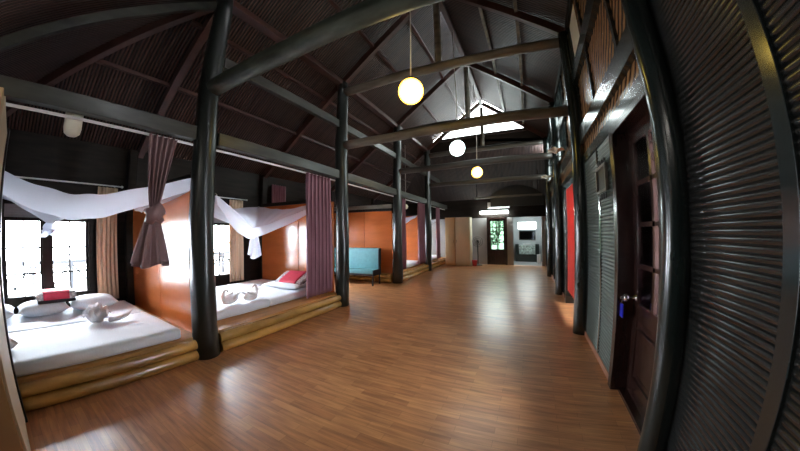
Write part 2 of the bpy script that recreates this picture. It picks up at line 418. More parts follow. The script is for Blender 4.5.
# ------------------------------------------------------------------ right wall
# segments of half-round bamboo cladding; door opening between y=1.95 and 2.80
DY0, DY1, DZ = 1.97, 2.83, 2.44
CY0, CY1 = 4.72, 6.3         # red curtained doorway
P = .0325
def clad(y0, y1, z0, z1, x=XI, p=P, dep=.014):
    m = MB(); n = int(round((z1-z0)/p)); p = (z1-z0)/n
    m.box((x, y0, z0), (x+.05, y1, z1))
    def row(k, yy):
        return [(x - dep*math.sin(PI*j/5) + .001, yy, z0 + p*(k + (1-math.cos(PI*j/5))/2)) for j in range(6)]
    for k in range(n):
        sub = max(1, int((y1-y0)/.5))
        prev = None
        for s_ in range(sub+1):
            yy = y0 + (y1-y0)*s_/sub
            wv = .0006*noise.noise(Vector((yy*1.7, k*1.3, 0)))
            cur = [m.bm.verts.new((a-wv, b, c)) for a, b, c in row(k, yy)]
            if prev:
                for j in range(5):
                    f = m.bm.faces.new((prev[j], prev[j+1], cur[j+1], cur[j])); f.smooth = True
            prev = cur
    return m
M['slats'] = simple('dark_split_bamboo', (.016, .016, .015), .22, .55, (9, 1.2, 30), 0, coat=.6, coat_rough=.1)
struct(clad(YN, DY0-.05, .0, 4.2).make('wall_right', 'slats'))
M['slats_glare'] = simple('split_bamboo_painted_glare', (.075, .095, .088), .36, .25, (9, 1.2, 30), 0)  # same cladding; greenish window reflection painted into its base colour
struct(clad(DY1+.12, CY0, .05, 2.44, p=.040, dep=.022).make('wall_right', 'slats_glare'))
struct(clad(CY1, YF, .05, 2.44).make('wall_right', 'slats'))
struct(MB().box((XI+.05, YN-.1, -.02), (XI+.16, DY0-.05, 4.3)).box((XI+.05, DY1+.05, -.02), (XI+.16, CY0, 2.5)).box((XI+.05, CY1, -.02), (XI+.16, YF+.1, 2.5)).make('wall_right', 'darkwood'))
# band above the openings: header, woven strip, rail, woven panels / clerestory lights, rail, top boards
y0 = DY0-.05
def band(z0, z1, x0, x1, mat, name='wall_right', ya=y0, yb=YF): return struct(MB().box((x0, ya, z0), (x1, yb, z1)).make(name, mat))
band(2.44, 2.56, XI-.03, XI+.16, 'lacquer_flat', 'trim_1')
band(2.56, 2.74, XI+.01, XI+.1, 'woven')
band(2.74, 2.95, XI-.05, XI+.12, 'lacquer_flat', 'trim_2')
band(3.66, 3.86, XI-.06, XI+.12, 'lacquer_flat', 'trim_3')
band(4.60, 4.95, XI-.03, XI+.16, 'darkwood', 'trim_4')
# woven panels with studs between the rails, bay by bay; bays beyond the second column have clerestory lights
struct(MB().box((XI+.01, y0, 2.95), (XI+.07, FY[1], 3.66)).make('wall_right', 'woven'))
struct(MB().box((XI+.01, y0, 3.86), (XI+.07, 3.75, 4.60)).make('wall_right', 'woven'))
struct(MB().box((XI+.01, 3.75, 3.86), (XI+.07, FY[1], 4.60)).make('wall_right', 'cream'))
mb = MB()
for y in (2.46, 3.5, 4.3): mb.box((XI-.02, y-.03, 2.95), (XI+.06, y+.03, 3.66)); mb.box((XI-.02, y-.03, 3.86), (XI+.06, y+.03, 4.60))
struct(mb.make('trim_5', 'lacquer_flat'))
k = 8
for ya, yb in ((FY[1], FY[2]), (FY[2], FY[3]), (FY[3], YF)):
    struct(MB().box((XI+.01, ya, 2.95), (XI+.07, yb, 3.12)).make('wall_right', 'woven'))
    if ya < 7: struct(MB().box((XI+.01, ya, 3.12), (XI+.07, 5.75, 3.66)).box((XI+.01, ya, 3.86), (XI+.07, 5.75, 4.60)).make('wall_right', 'woven'))
    for za, zb in ((3.12, 3.66), (3.86, 4.60)):
        ya = 5.75 if ya < 7 else ya
        if ya > 9 : 
            struct(MB().box((XI+.01, ya, za), (XI+.07, yb, min(zb, 4.3))).make('wall_right', 'woven')); continue
        n = 3
        w = sthing('window_%d' % k, (XI, (ya+yb)/2, za)); k += 1
        fr = MB(); L = (yb-ya)
        for q in range(n+1):
            yy = ya + L*q/n; fr.box((XI-.02, max(ya, yy-.05), za), (XI+.06, min(yb, yy+.05), zb))
        fr.box((XI-.01, ya, za), (XI+.05, yb, za+.04)); fr.box((XI-.01, ya, zb-.04), (XI+.05, yb, zb))
        fr.make('window_frame', 'lacquer_flat', w)
        MB().box((XI+.03, ya, za+.04), (XI+.034, yb, zb-.04)).make('glass_pane', 'glass_dimmed', w)
# battens over cladding
for y, w_ in ((.962, .085), (-.05, .085)):
    struct(MB().box((XI-.03, y-w_/2, 0), (XI+.01, y+w_/2, 4.1), .004).make('trim_6', 'lacquer_flat'))
for y in (3.56, 4.30):
    struct(MB().box((XI-.025, y-.03, .05), (XI+.01, y+.03, 2.44), .004).make('trim_7', 'lacquer_flat'))
for y in (6.5, 7.6, 8.3, 8.9, 10.4, 11.2, 12.0):
    struct(MB().box((XI-.04, y-.05, .05), (XI+.01, y+.05, 2.44), .004).make('trim_8', 'lacquer_flat'))
struct(MB().box((XI-.03, DY1+.08, 0), (XI+.01, CY0, .07), .004).box((XI-.03, CY1, 0), (XI+.01, YF, .07), .004).make('baseboard_right', 'skirt'))
# side door in its recess
d = sthing('door_1', (XI+.12, (DY0+DY1)/2, 0))
f = MB()
f.box((XI-.05, DY1, 0), (XI+.14, DY1+.10, DZ), .004); f.box((XI-.05, DY0-.1, 0), (XI+.14, DY0, DZ), .004); f.box((XI-.05, DY0, DZ-.07), (XI+.14, DY1, DZ), .004)
f.box((XI+.02, DY0, -.0), (XI+.14, DY1, .03))
f.make('door_frame', 'doorwood', d)
dx = XI+.09
l = MB(); st = .10
l.box((dx, DY0, .03), (dx+.04, DY0+st, DZ-.07), .003); l.box((dx, DY1-st, .03), (dx+.04, DY1, DZ-.07), .003)
l.box((dx, DY0+st, .03), (dx+.04, DY1-st, .20)); l.box((dx, DY0+st, .72), (dx+.04, DY1-st, .86)); l.box((dx, DY0+st, 2.24), (dx+.04, DY1-st, DZ-.07))
l.box((dx+.012, DY0+st, .2), (dx+.028, DY1-st, .72)); l.box((dx-.008, DY0+st+.06, .27), (dx+.02, DY1-st-.06, .65), .012)
mid = (DY0+DY1)/2
l.box((dx, mid-.02, .86), (dx+.04, mid+.02, 2.24))
for z in (1.19, 1.54, 1.89): l.box((dx, DY0+st, z-.018), (dx+.04, DY1-st, z+.018))
leaf = l.make('door_leaf', 'doorwood', d)
MB().box((dx+.018, DY0+st, .86), (dx+.022, DY1-st, 2.24)).make('glass_pane', 'glass', leaf)
hz = .90
h = MB(); h.lathe((dx, DY1-.05, hz), [(.0, -.10), (.028, -.10), (.036, -.08), (.028, -.06), (.012, -.055), (.012, -.004), (.032, -.003), (.032, .0)], 20, 'x')
h.make('door_knob', 'metal', d)
# pale curtain hanging behind the door glass
m = MB(); m.grid(lambda u, v: (dx+.075+.012*math.sin(u*30), DY0+.52+.33*u, .4+1.9*v), 60, 8)
t = tag(m.make('lace_curtain', 'lace', solid=.003), 'pale lace curtain hanging behind the panes of the dark side door', 'curtain')
# room beyond the door: dim
struct(MB().box((1.9, 2.6, -.1), (1.95, 3.6, 2.6)).box((1.9, 1.0, -.1), (1.95, 1.2, 2.6)).box((1.9, 1.2, -.1), (1.95, 2.6, .7)).box((1.9, 1.2, 2.2), (1.95, 2.6, 2.6)).box((1.03, 1.0, 2.5), (1.9, 3.6, 2.6)).box((1.03, 1.0, -.1), (1.9, 3.6, 0)).box((1.03, .95, -.1), (1.95, 1.0, 2.6)).box((1.03, 3.6, -.1), (1.95, 3.65, 2.6)).make('wall_side_room', 'darkwood'))
struct(MB().box((1.9, CY0-.3, -.1), (1.95, CY1+.3, .5)).box((1.9, CY0-.3, 2.2), (1.95, CY1+.3, 2.6)).box((1.9, CY0-.3, .5), (1.95, CY0+.3, 2.2)).box((1.9, CY1-.3, .5), (1.95, CY1+.3, 2.2)).box((1.9, CY0+.3, .5), (1.95, CY1-.3, 1.4)).box((1.03, CY0-.3, 2.5), (1.9, CY1+.3, 2.6)).box((1.03, CY0-.3, -.1), (1.9, CY1+.3, 0)).box((1.03, CY0-.35, -.1), (1.95, CY0-.3, 2.6)).box((1.03, CY1+.3, -.1), (1.95, CY1+.35, 2.6)).make('wall_side_room', 'darkwood'))
# key with a blue tag
t = thing('key_tag', 'blue plastic key tag dangling from the knob of the dark side door', 'key tag', (dx-.045, DY1-.05, hz))
MB().tube([(dx-.108, DY1-.05, hz), (dx-.112, DY1-.05, hz-.03), (dx-.11, DY1-.05, hz-.06)], .003, 8).make('ring', 'metal', t)
MB().box((dx-.118, DY1-.085, hz-.175), (dx-.104, DY1-.015, hz-.055), .004).make('tag', 'blue', t)
MB().box((dx-.125, DY1-.055, hz-.012), (dx-.101, DY1-.045, hz+.012), .002).make('key', 'metal', t)

# ------------------------------------------------------------------ columns and beams
lab = ['with the big cross beam socketed into it, left of the hall and nearest the camera', 'at the corner between the second bed and the teal bench', 'between the teal bench and the third bed', 'farthest of the left row with purple curtains on both sides']
for i, y in enumerate(FY):
    x = XL
    m = MB(); m.log((x, y, 0), (x+.02, y, 4.72), .152 if i != 1 else .14, .115, 22, .13, 24, .05)
    tag(m.make('wooden_column', 'lacquer', loc=(x, y, 0)), 'black lacquered log column ' + lab[i], 'column', 'log columns left of the hall')
labr = ['beside the dark glazed side door, nearest the camera', 'between the ribbed panel and the red curtain', 'just beyond the red curtain', 'farthest of the right hand row']
for i, y in enumerate(FY):
    m = MB(); r = (.082, .115, .115, .105)[i]
    yo = .06 if i == 0 else 0
    m.log((XR-.02, y-.03+yo, 0), (XR-.02, y+yo, 4.62), r, r*.85, 22, .08, 24, .03)
    tag(m.make('wooden_column', 'lacquer_gloss', loc=(XR, y, 0)), 'black lacquered log post on the right wall ' + labr[i], 'column', 'log posts on the right wall')
zlow, zup = 3.33, 4.50
names = ['nearest, largest in view, crossing the top of the picture', 'second from the camera, just under a parallel one', 'third from the camera, dark, above the white globe', 'farthest low one, above the far doorway']
for i, y in enumerate(FY):
    x1 = XR-.12
    m = MB(); m.log((XL+.10, y, zlow), (x1, y, zlow-.02), (.105, .085, .085, .08)[i], (.09, .08, .08, .08)[i], 18, .10, 20, .04)
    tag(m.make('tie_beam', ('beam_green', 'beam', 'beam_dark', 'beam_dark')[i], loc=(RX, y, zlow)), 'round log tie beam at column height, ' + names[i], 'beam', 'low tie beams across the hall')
names = ['pale worn one below the kingpost, second frame', 'third frame, in front of the bright gable window', 'fourth frame, just under the gable window']
for i, y in enumerate(FY[1:]):
    m = MB(); m.log((XL+.10, y, zup), (XR-.12, y, zup-.01), .085, .078, 18, .10, 20, .04)
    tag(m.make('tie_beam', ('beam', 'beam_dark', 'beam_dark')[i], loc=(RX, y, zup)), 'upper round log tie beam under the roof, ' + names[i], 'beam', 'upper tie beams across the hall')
    t = thing('kingpost', 'round kingpost standing on the upper tie beam of the %s frame' % ['second', 'third', 'fourth'][i], 'roof post', (RX, y, zup+.085), 'kingposts of the roof frames')
    MB().log((RX, y, zup+.085), (RX, y, RZ-.30), .07, .06, 8, .06, 14).make('post', 'beam', t)
# longitudinal members of the left row
segs = [YN] + FY + [YF]
t = thing('curtain_beam', 'long squared black beam running at curtain height along the left columns', 'beam', (XL, 6, 2.6))
for a, b in zip(segs, segs[1:]):
    m = MB(); m.box((XL-.06, a+(.14 if a > 0 else 0), 2.62), (XL+.06, b-(.14 if b < YF else 0), 2.79), .012); m.make('beam_length', 'beam_edge', t)
m = MB(); m.box((XL-.085, YN, 2.575), (XL-.062, YF, 2.60)); m.make('curtain_track', 'white', t)
t = thing('upper_plate', 'second long beam joining the left columns higher up, with pale lower edge', 'beam', (XL, 6, 3.70))
for a, b in zip(segs, segs[1:]):
    if a < 0: continue
    m = MB(); m.box((XL-.05, a+(.13 if a > 0 else 0), 3.70), (XL+.05, b-(.13 if b < YF else 0), 3.85), .012); m.make('beam_length', 'beam_edge', t)
tag(MB().box((XL-.08, FY[0]-.1, 4.66), (XL+.08, FY[3], 4.76), .01).make('wall_plate', 'rafter'), 'long timber plate resting on the heads of the left columns', 'beam')
for i, y in enumerate(FY[1:]):
    which = ['second', 'third', 'fourth'][i]
    t = MB().bar((XW+.02, y, zl(XW+.02)-.10), (RX, y, zR-.12), .09, .13).make('rafter', 'rafter')
    tag(t, 'red brown rafter on the left roof slope above the %s frame' % which, 'rafter', 'rafters')
    t = MB().bar((RX+.05, y, RZ-.15), (XI, y, zr(XI)-.10), .09, .13).make('rafter', 'rafter')
    tag(t, 'dark rafter on the right roof slope above the %s frame' % which, 'rafter', 'rafters')
t = MB().bar((XW+.02, FY[0], zl(XW+.02)-.10), (xn+.1, FY[0], zl(xn+.1)-.10), .10, .13).make('rafter', 'rafter')
tag(t, 'brown rafter on the left slope leading to the head of the nearest left column', 'rafter', 'rafters')
t = MB().bar((XW+.02, YN+.05, EZ-.08), (xn+.05, yn_r, zl(xn)-.06), .10, .13).make('hip_rafter', 'rafter')
tag(t, 'diagonal hip rafter at top left rising to the nearest column head', 'rafter')
t = MB().bar((XL, YN+.05, zn(YN)-.12), (XL, yn_r-.1, zn(yn_r-.1)-.14), .07, .10).make('jack_rafter', 'beam_edge')
tag(t, 'grey rafter arching across the top left corner of the view', 'rafter')
for x, a, b in ((-4.77, .6, YF-1.4), (-3.9, 1.5, YF-2.3), (-2.67, yn_r, yf_r), (-1.95, yn_r, yf_r)):
    t = MB().box((x-.03, a, zl(x)-.085), (x+.03, b, zl(x)-.03)).make('purlin', 'rafter')
    tag(t, 'thin purlin under the left roof matting, ' + {-4.77: 'lowest, above the beds', -3.9: 'second from the eaves', -2.67: 'second below the ridge', -1.95: 'next to the ridge'}[x], 'purlin', 'roof purlins')
for x in (-.5, .12):
    t = MB().box((x-.03, yn_r, zr(x)-.085), (x+.03, yf_r, zr(x)-.03)).make('purlin', 'beam')
    tag(t, 'thin purlin under the right roof matting, ' + {-.5: 'nearer the ridge', .12: 'nearer the right wall'}[x], 'purlin', 'roof purlins')
tag(MB().box((RX-.05, yn_r, RZ-.16), (RX+.05, yf_r, RZ-.05)).make('ridge_beam', 'rafter'), 'ridge beam along the top of the roof', 'beam')
# wall posts of the window wall
for i, y in enumerate([FY[0]-.12, FY[1], FY[2], FY[3]]):
    t = MB().box((XW, y-.07, 0 if i else .27), (XW+.12, y+.07, EZ-.02), .01).make('wall_post', 'darkwood')
    tag(t, 'square dark post against the window wall ' + ['at the back of the first bed', 'at the back corner of the second bed', 'behind the teal bench', 'at the back of the third bed'][i], 'post', 'window wall posts')

# ------------------------------------------------------------------ bed platforms, partitions
DZ_ = .27
beds = [(YN, FY[0], 'the nearest bed under a knotted curtain'), (FY[0], FY[1], 'the second bed'), (FY[2], FY[3], 'the third bed, beyond the teal bench'), (FY[3], YF, 'the farthest bed')]
plats = []
for i, (a, b, w) in enumerate(beds):
    t = thing('bed_platform', 'low honey wood platform edged with golden logs carrying ' + w, 'platform', (-4.7, (a+b)/2, 0), 'bed platforms')
    a2 = a + (.155 if a > 0 else 0.01); b2 = b - (.155 if b < YF else .01)
    MB().box((XW+.13, a+.01, .02), (XL-.02, b-.01, DZ_-.001), .004).make('deck', 'deck', t)
    MB().log((XL+.045, a2, .066), (XL+.045, b2, .066), .064, .062, 14, .10, 16).make('log', 'log', t)
    MB().log((XL+.035, a2, .192), (XL+.035, b2, .192), .062, .062, 14, .10, 16).make('log', 'log', t)
    if i == 2:
        MB().log((XW+.2, a-.14, .066), (XL-.17, a-.14, .066), .062, .062, 12, .1, 14).make('log', 'log', t)
        MB().log((XW+.2, a-.135, .192), (XL-.17, a-.135, .192), .06, .06, 12, .1, 14).make('log', 'log', t)
def partition(y, label, z0=DZ_, x0=XW+.13, x1=XL-.17, th=.05):
    t = thing('wooden_partition', label, 'partition', ((x0+x1)/2, y, z0), 'varnished partitions between the beds')
    for a_, b_ in ((x0, -4.618), (-4.606, x1)):
        MB().box((a_, y-th/2, z0), (b_, y+th/2, 2.16), .003).make('panel', 'orange', t)
    MB().box((-4.618, y-.008, z0), (-4.606, y+.008, 2.16)).make('joint_strip', 'black', t)
    MB().box((x0, y-.04, 2.162), (x1, y+.04, 2.24), .004).make('top_rail', 'darkwood', t)
    return t
partition(FY[0]-.06, 'glossy orange varnished partition at the foot side of the nearest bed, behind the knotted curtain')
partition(FY[1]-.06, 'glossy orange varnished partition behind the tilted red blanket of the second bed')
partition(FY[2]-.02, 'orange varnished partition behind the teal bench')
partition(FY[3]-.06, 'orange varnished partition of the third bed, between two purple curtains')
# header beam above the bench
tag(MB().box((XW+.13, FY[2]-.10, 2.245), (XL-.15, FY[2]-.02, 2.36), .005).make('header_beam', 'beam'), 'dark horizontal beam along the top of the partition behind the bench', 'beam')

def mattress(x0, x1, y0, y1, z, lab):
    def fn(u, v): return None
    t = bmesh.new()
    m = MB(); m.box((x0, y0, z), (x1, y1, z+.13), .035)
    bmesh.ops.subdivide_edges(m.bm, edges=[e for e in m.bm.edges if e.calc_length() > .4], cuts=12, use_grid_fill=True)
    for v in m.bm.verts:
        v.co.z += .004*noise.noise(v.co*3); v.co.x += .006*noise.noise(v.co*4+Vector((4,0,0)))
    for f in m.bm.faces: f.smooth = True
    t.free()
    return tag(m.make('mattress', 'sheet'), lab, 'mattress', 'white mattresses')
MZ = DZ_ + .001
mattress(-4.72, -3.52, -.66, 1.45, MZ, 'white sheeted mattress of the nearest bed, on the aisle side')
mattress(-5.80, -4.74, -.66, 1.45, MZ, 'white sheeted mattress of the nearest bed, on the window side')
mattress(-4.76, -3.84, 1.96, 3.02, MZ, 'white sheeted mattress of the second bed on the aisle side, carrying the two towel swans')
mattress(-4.76, -3.84, 3.03, 4.32, MZ, 'white sheeted mattress of the second bed on the aisle side, carrying the red blanket')
mattress(-5.80, -4.78, 2.0, 4.30, MZ, 'white sheeted mattress of the second bed, on the window side')
mattress(-5.2, -3.62, 7.5, 9.6, MZ, 'white mattress of the third bed beyond the bench')
mattress(-5.2, -3.62, 10.1, 12.2, MZ, 'white mattress of the farthest bed')

def pillow(c, w, l, h, rot, tilt=0):
    m = MB(); R = Matrix.Rotation(rot, 3, 'Z') @ Matrix.Rotation(tilt, 3, 'Y')
    def sheet(sg):
        def fn(u, v):
            a, b = 2*u-1, 2*v-1
            k = (max(0, 1-abs(a)**2.6)*max(0, 1-abs(b)**2.6))**.5
            pin = 1 - .06*(1-abs(a)**2)*abs(b)**4 - .06*(1-abs(b)**2)*abs(a)**4
            p = Vector((a*w/2*pin, b*l/2*pin, sg*h/2*k + .008*noise.noise(Vector((a*3, b*3, sg)))*k))
            return Vector(c) + R @ p
        return fn
    m.grid(sheet(1), 18, 18); m.grid(sheet(-1), 18, 18)
    bmesh.ops.remove_doubles(m.bm, verts=m.bm.verts, dist=.002)
    return m
ZT = MZ + .135
tag(pillow((-5.50, .22, ZT+.095), .50, .68, .20, .02).make('pillow', 'pillow'), 'plump white pillow under the red and black blanket, left one by the nearest window', 'pillow', 'pillows')
tag(pillow((-5.50, .90, ZT+.095), .50, .66, .20, -.05).make('pillow', 'pillow'), 'plump white pillow by the nearest window, beside the tan curtain', 'pillow', 'pillows')
tag(pillow((-5.48, -.47, ZT+.095), .50, .64, .20, .0).make('pillow', 'pillow'), 'white pillow at the left edge of the view by the nearest window', 'pillow', 'pillows')
tag(pillow((-4.34, 3.86, ZT+.065), .95, .50, .14, .10).make('pillow', 'pillow'), 'white pillow under the tilted red blanket on the second bed', 'pillow', 'pillows')

def blanket(c, w, l, h, rot, tilt, label, roll=0):
    """folded striped blanket: grey and black ends with a red middle and a patterned patch"""
    t = thing('folded_blanket', label, 'blanket', c, 'folded red and black blankets')
    R = Matrix.Rotation(rot, 3, 'Z') @ Matrix.Rotation(tilt, 3, 'X') @ Matrix.Rotation(roll, 3, 'Y')
    def piece(name, mat, a0, a1, b0, b1, z0, z1, parent=t):
        m = MB()
        def fn(u, v):
            ang = 2*PI*v; cc, ss = math.cos(ang), math.sin(ang)
            e = .45
            y = math.copysign(abs(cc)**e, cc); z = math.copysign(abs(ss)**e, ss)
            x = a0+(a1-a0)*u
            edge = 1 - .35*max(0, abs(2*(x/l))-.8)/.2 if l else 1
            yy = (b0+b1)/2 + y*(b1-b0)/2; zz = (z0+z1)/2 + z*(z1-z0)/2*edge
            return Vector(c) + R @ Vector((x, yy, zz))
        m.grid(fn, 12, 28)
        for uu in (0, 1):
            pass
        bmesh.ops.remove_doubles(m.bm, verts=m.bm.verts, dist=.0005)
        bmesh.ops.holes_fill(m.bm, edges=[e_ for e_ in m.bm.edges if e_.is_boundary])
        return m.make(name, mat, parent)
    piece('black_layer', 'black_cloth', -l*.44, l*.44, -w/2, w/2, 0, h*.3)
    piece('red_layer', 'red_cloth', -l*.30, l*.30, -w/2-.004, w/2+.004, h*.22, h)
    piece('patterned_end', 'grey_cloth', -l*.46, -l*.305, -w/2, w/2, h*.24, h*.88)
    piece('patterned_end', 'grey_cloth', l*.305, l*.46, -w/2, w/2, h*.24, h*.88)
    return t
blanket((-5.46, .40, ZT+.165), .34, .56, .17, PI/2, 0, 'folded red blanket with black and grey ends lying flat on pillows by the window')
blanket((-4.26, 3.93, ZT+.14), .40, .70, .11, .10, .45, 'folded red blanket tilted against the orange partition on the second bed')

def swan(c, s, rot, parent_label, group, flip=1):
    t = thing('towel_swan', parent_label, 'towel figure', c, group)
    R = Matrix.Rotation(rot, 3, 'Z'); C_ = Vector(c)
    P = lambda x, y, z: C_ + R @ Vector((x*s, y*s, z*s))
    m = MB(); m.tube([P(-.20, 0, .10), P(-.14, 0, .085), P(-.05, 0, .085), (P(.06, 0, .08)), P(.14, 0, .07), P(.19, 0, .05)], [.015*s, .05*s, .078*s, .082*s, .06*s, .02*s], 18, True, .25)
    m.make('body', 'towel', t)
    m = MB(); m.tube([P(.12, 0, .07), P(.19, 0, .11), P(.21, 0, .18), P(.18, 0, .245), P(.13, 0, .275), P(.085, 0, .255), P(.07, 0, .22)], [.045*s, .035*s, .027*s, .024*s, .024*s, .018*s, .006*s], 14, True, .15)
    m.make('neck', 'towel', t)
    for sg in (-1, 1):
        m = MB(); m.tube([P(.08, sg*.06, .08), P(0, sg*.085, .12), P(-.09, sg*.075, .16), P(-.17, sg*.05, .20)], [.012*s, .04*s, .035*s, .008*s], 12, True, .3, .5)
        m.make('wing', 'towel', t)
    return t
swan((-4.10, 2.46, ZT), .88, PI*1.62, 'white towel folded as a swan on the second bed, left one of the pair', 'towel swans on the second bed')
swan((-4.02, 2.76, ZT), .88, PI*.62, 'white towel folded as a swan on the second bed, right one of the pair', 'towel swans on the second bed')
# fluffy towel flower on the first bed
t = thing('towel_flower', 'crumpled white towel folded like a flower on the nearest bed', 'towel figure', (-4.5, .80, ZT))
rnd = random.Random(3)
for k in range(9):
    a = k*2*PI/9 + rnd.uniform(-.2, .2); r = .13
    c0 = Vector((-4.55, .78, ZT+.03)); dv = Vector((math.cos(a), math.sin(a), 0))
    m = MB(); m.tube([c0 + dv*.03, c0 + dv*r*.7 + Vector((0, 0, .04)), c0 + dv*r*1.1 + Vector((0, 0, .10+.04*rnd.random())), c0 + dv*r*1.3 + Vector((0, 0, .06))], [.03, .05, .035, .01], 10, True, .5, .6)
    m.make('petal', 'towel', t)
m = MB(); m.sphere((-4.55, .78, ZT+.12), (.11, .13, .10), 36, 24)
for v in m.bm.verts: v.co += (v.co - Vector((-4.55, .78, ZT+.12))) * (.5*noise.noise(v.co*18)+.25*noise.noise(v.co*40))
m.make('bloom', 'towel', t)
m = MB(); m.tube([(-4.42, .9, ZT+.04), (-4.36, 1.0, ZT+.05), (-4.38, 1.10, ZT+.075), (-4.44, 1.18, ZT+.11)], [.05, .045, .035, .012], 12, True, .3, .7); m.make('tail', 'towel', t)
t = tag(pillow((-4.02, -.27, ZT+.06), .26, .22, .13, .4).make('rolled_towel', 'towel'), 'small crumpled pinkish towel at the left edge of the nearest bed', 'towel')

# ------------------------------------------------------------------ mosquito nets
def net(cx, cy, hx, hy, zc, zk, label, tail=True, corner=None, front=.62, k=(0, 0), drop=.8, hemw=.13):
    t = thing('mosquito_net', label, 'mosquito net', (cx, cy, zk), 'mosquito nets')
    m = MB()
    def fn(u, v):
        a, b = 2*u-1, 2*v-1
        mm = max(abs(a), abs(b), 1e-6); tt = min(abs(a), abs(b))/mm
        # side this point belongs to; front (+x) edge is gathered down to the knot
        fr_ = max(0.0, (a/mm))**3 if a > 0 else 0.0
        k1 = 1-tt**1.6
        near = .12
        sa_ = near + (front - near)*fr_ if abs(a) >= abs(b) else near
        pull = sa_*k1
        if abs(a) >= abs(b): ax_, bx_ = a*(1-pull), b*(1-.10*k1)
        else: ax_, bx_ = a*(1-.10*k1), b*(1-pull)
        px = cx + k[0]*(1-mm) + ax_*hx
        py = cy + k[1]*(1-mm) + bx_*hy
        dr = (drop if (abs(a) >= abs(b) and a > 0) else .22)*k1
        zz = zk + (zc-zk)*(mm*(1-dr))**.9
        if corner:
            w = (1+a)/2*(1-(1+b)/2)
            zz += corner*w*mm
        ang = math.atan2(b, a)
        zz += .018*math.sin(ang*18)*mm*(1-mm*.6) + .012*noise.noise(Vector((a*4, b*4, cx)))
        return (px, py, zz)
    m.grid(fn, 64, 64)
    m.make('canopy', 'net', t)
    m = MB()
    def hem(u, v):
        q = u*4; i_ = min(3, int(q)); f_ = q-i_
        uu, vv = ((1, f_), (1-f_, 1), (0, 1-f_), (f_, 0))[i_]
        p = Vector(fn(uu, vv))
        d_ = hemw*(.65+.35*math.sin(PI*f_))*(1 if i_ in (0, 1) else .8)
        c_ = Vector((cx, cy, 0)); n_ = Vector((p.x-cx, p.y-cy, 0)).normalized()
        return p + Vector((0, 0, -d_*v)) - n_*(.05*v + .02*math.sin(u*90)*v)
    m.grid(hem, 160, 6); m.make('hem', 'net', t)
    kc = Vector((cx+k[0], cy+k[1], zk))
    kn = MB(); kn.sphere(kc + Vector((0, 0, -.02)), (.08, .08, .07), 16, 10)
    for v in kn.bm.verts: v.co += (v.co-kc)*.3*noise.noise(v.co*16)
    kn.make('knot', 'net', t)
    if tail:
        m = MB(); L = tail
        def tf(u, v):
            a = 2*PI*u; r = .05 + .06*v**.7
            r *= 1 + .22*math.sin(a*5 + v)
            return kc + Vector((r*math.cos(a), r*math.sin(a), -.04 - L*v + .04*v*math.sin(a*2)))
        m.grid(tf, 48, 14); m.make('tail', 'net', t)
    # cords to the corners
    for sa, sb in ((1, 1), (1, -1), (-1, 1), (-1, -1)):
        p = Vector((cx+sa*hx, cy+sb*hy, zc + (corner if corner and sa > 0 and sb < 0 else 0))); q = p + Vector((sa*.06, sb*.07, .02))
        MB().tube([p - Vector((sa*.02, sb*.02, 0)), q], .004, 6).make('cord', 'string', t)
    return t
net(-4.66, .50, 1.18, 1.10, 2.17, 1.60, 'white mosquito net slung low over the nearest bed', .06, None, .22, (.0, -.20), .52, .25)
net(-4.75, 3.12, 1.08, 1.12, 2.16, 1.52, 'white mosquito net knotted up above the second bed', .42, -.13, .70, (.05, .22), .80, .19)
net(-4.75, 8.5, 1.0, .95, 2.14, 1.62, 'white mosquito net over the third bed', .2, None, .5, (0, 0))
net(-4.75, 11.2, 1.0, 1.1, 2.14, 1.62, 'white mosquito net over the farthest bed', .2, None, .5, (0, 0))

# ------------------------------------------------------------------ curtains
def curtain(name, x, ya, yb, z0, z1, mat, label, folds=7, amp=.022, flare=0, group=None, wid=None, along='y', striped=None):
    m = MB(); L = yb-ya; c = (ya+yb)/2
    def fn(u, v):
        z = z0 + (z1-z0)*v
        w = (wid(v) if wid else 1 + flare*(1-v))
        a = u*folds*2*PI
        amp2 = amp*(1 + .25*noise.noise(Vector((u*9, v*2, x))))
        if wid: amp2 *= .6 + .6/ max(.4, wid(v))*.4
        s = c + (u-.5)*L*w + amp2*.35*math.sin(a*2+1)
        dx_ = amp2*math.sin(a + .4*math.sin(v*5))
        return (x+dx_, s, z)
    m.grid(fn, folds*10, 24)
    o = m.make(name, mat, solid=.003)
    return tag(o, label, 'curtain', group)
g = 'purple curtains along the bed platforms'
curtain('curtain', XL, 3.46, 4.12, .36, 2.575, 'purple', 'purple curtain hanging straight at the right end of the second bed', 7, .045, .05, g)
curtain('curtain', XL, 7.36, 7.74, .34, 2.575, 'purple', 'narrow purple curtain right beside the third left column', 5, .03, .02, g)
curtain('curtain', XL, 8.85, 9.52, .34, 2.575, 'purple', 'wide purple curtain left of the farthest left column', 7, .045, .05, g)
curtain('curtain', XL, 11.0, 11.5, .34, 2.575, 'purple', 'purple curtain beside the cream cabinets at the far end', 6, .03, .05, g)
curtain('window_curtain', XW+.13, 4.66, 5.12, .5, 2.78, 'purple', 'purple curtain at the window behind the bench, seen above the partition', 6, .03, 0)
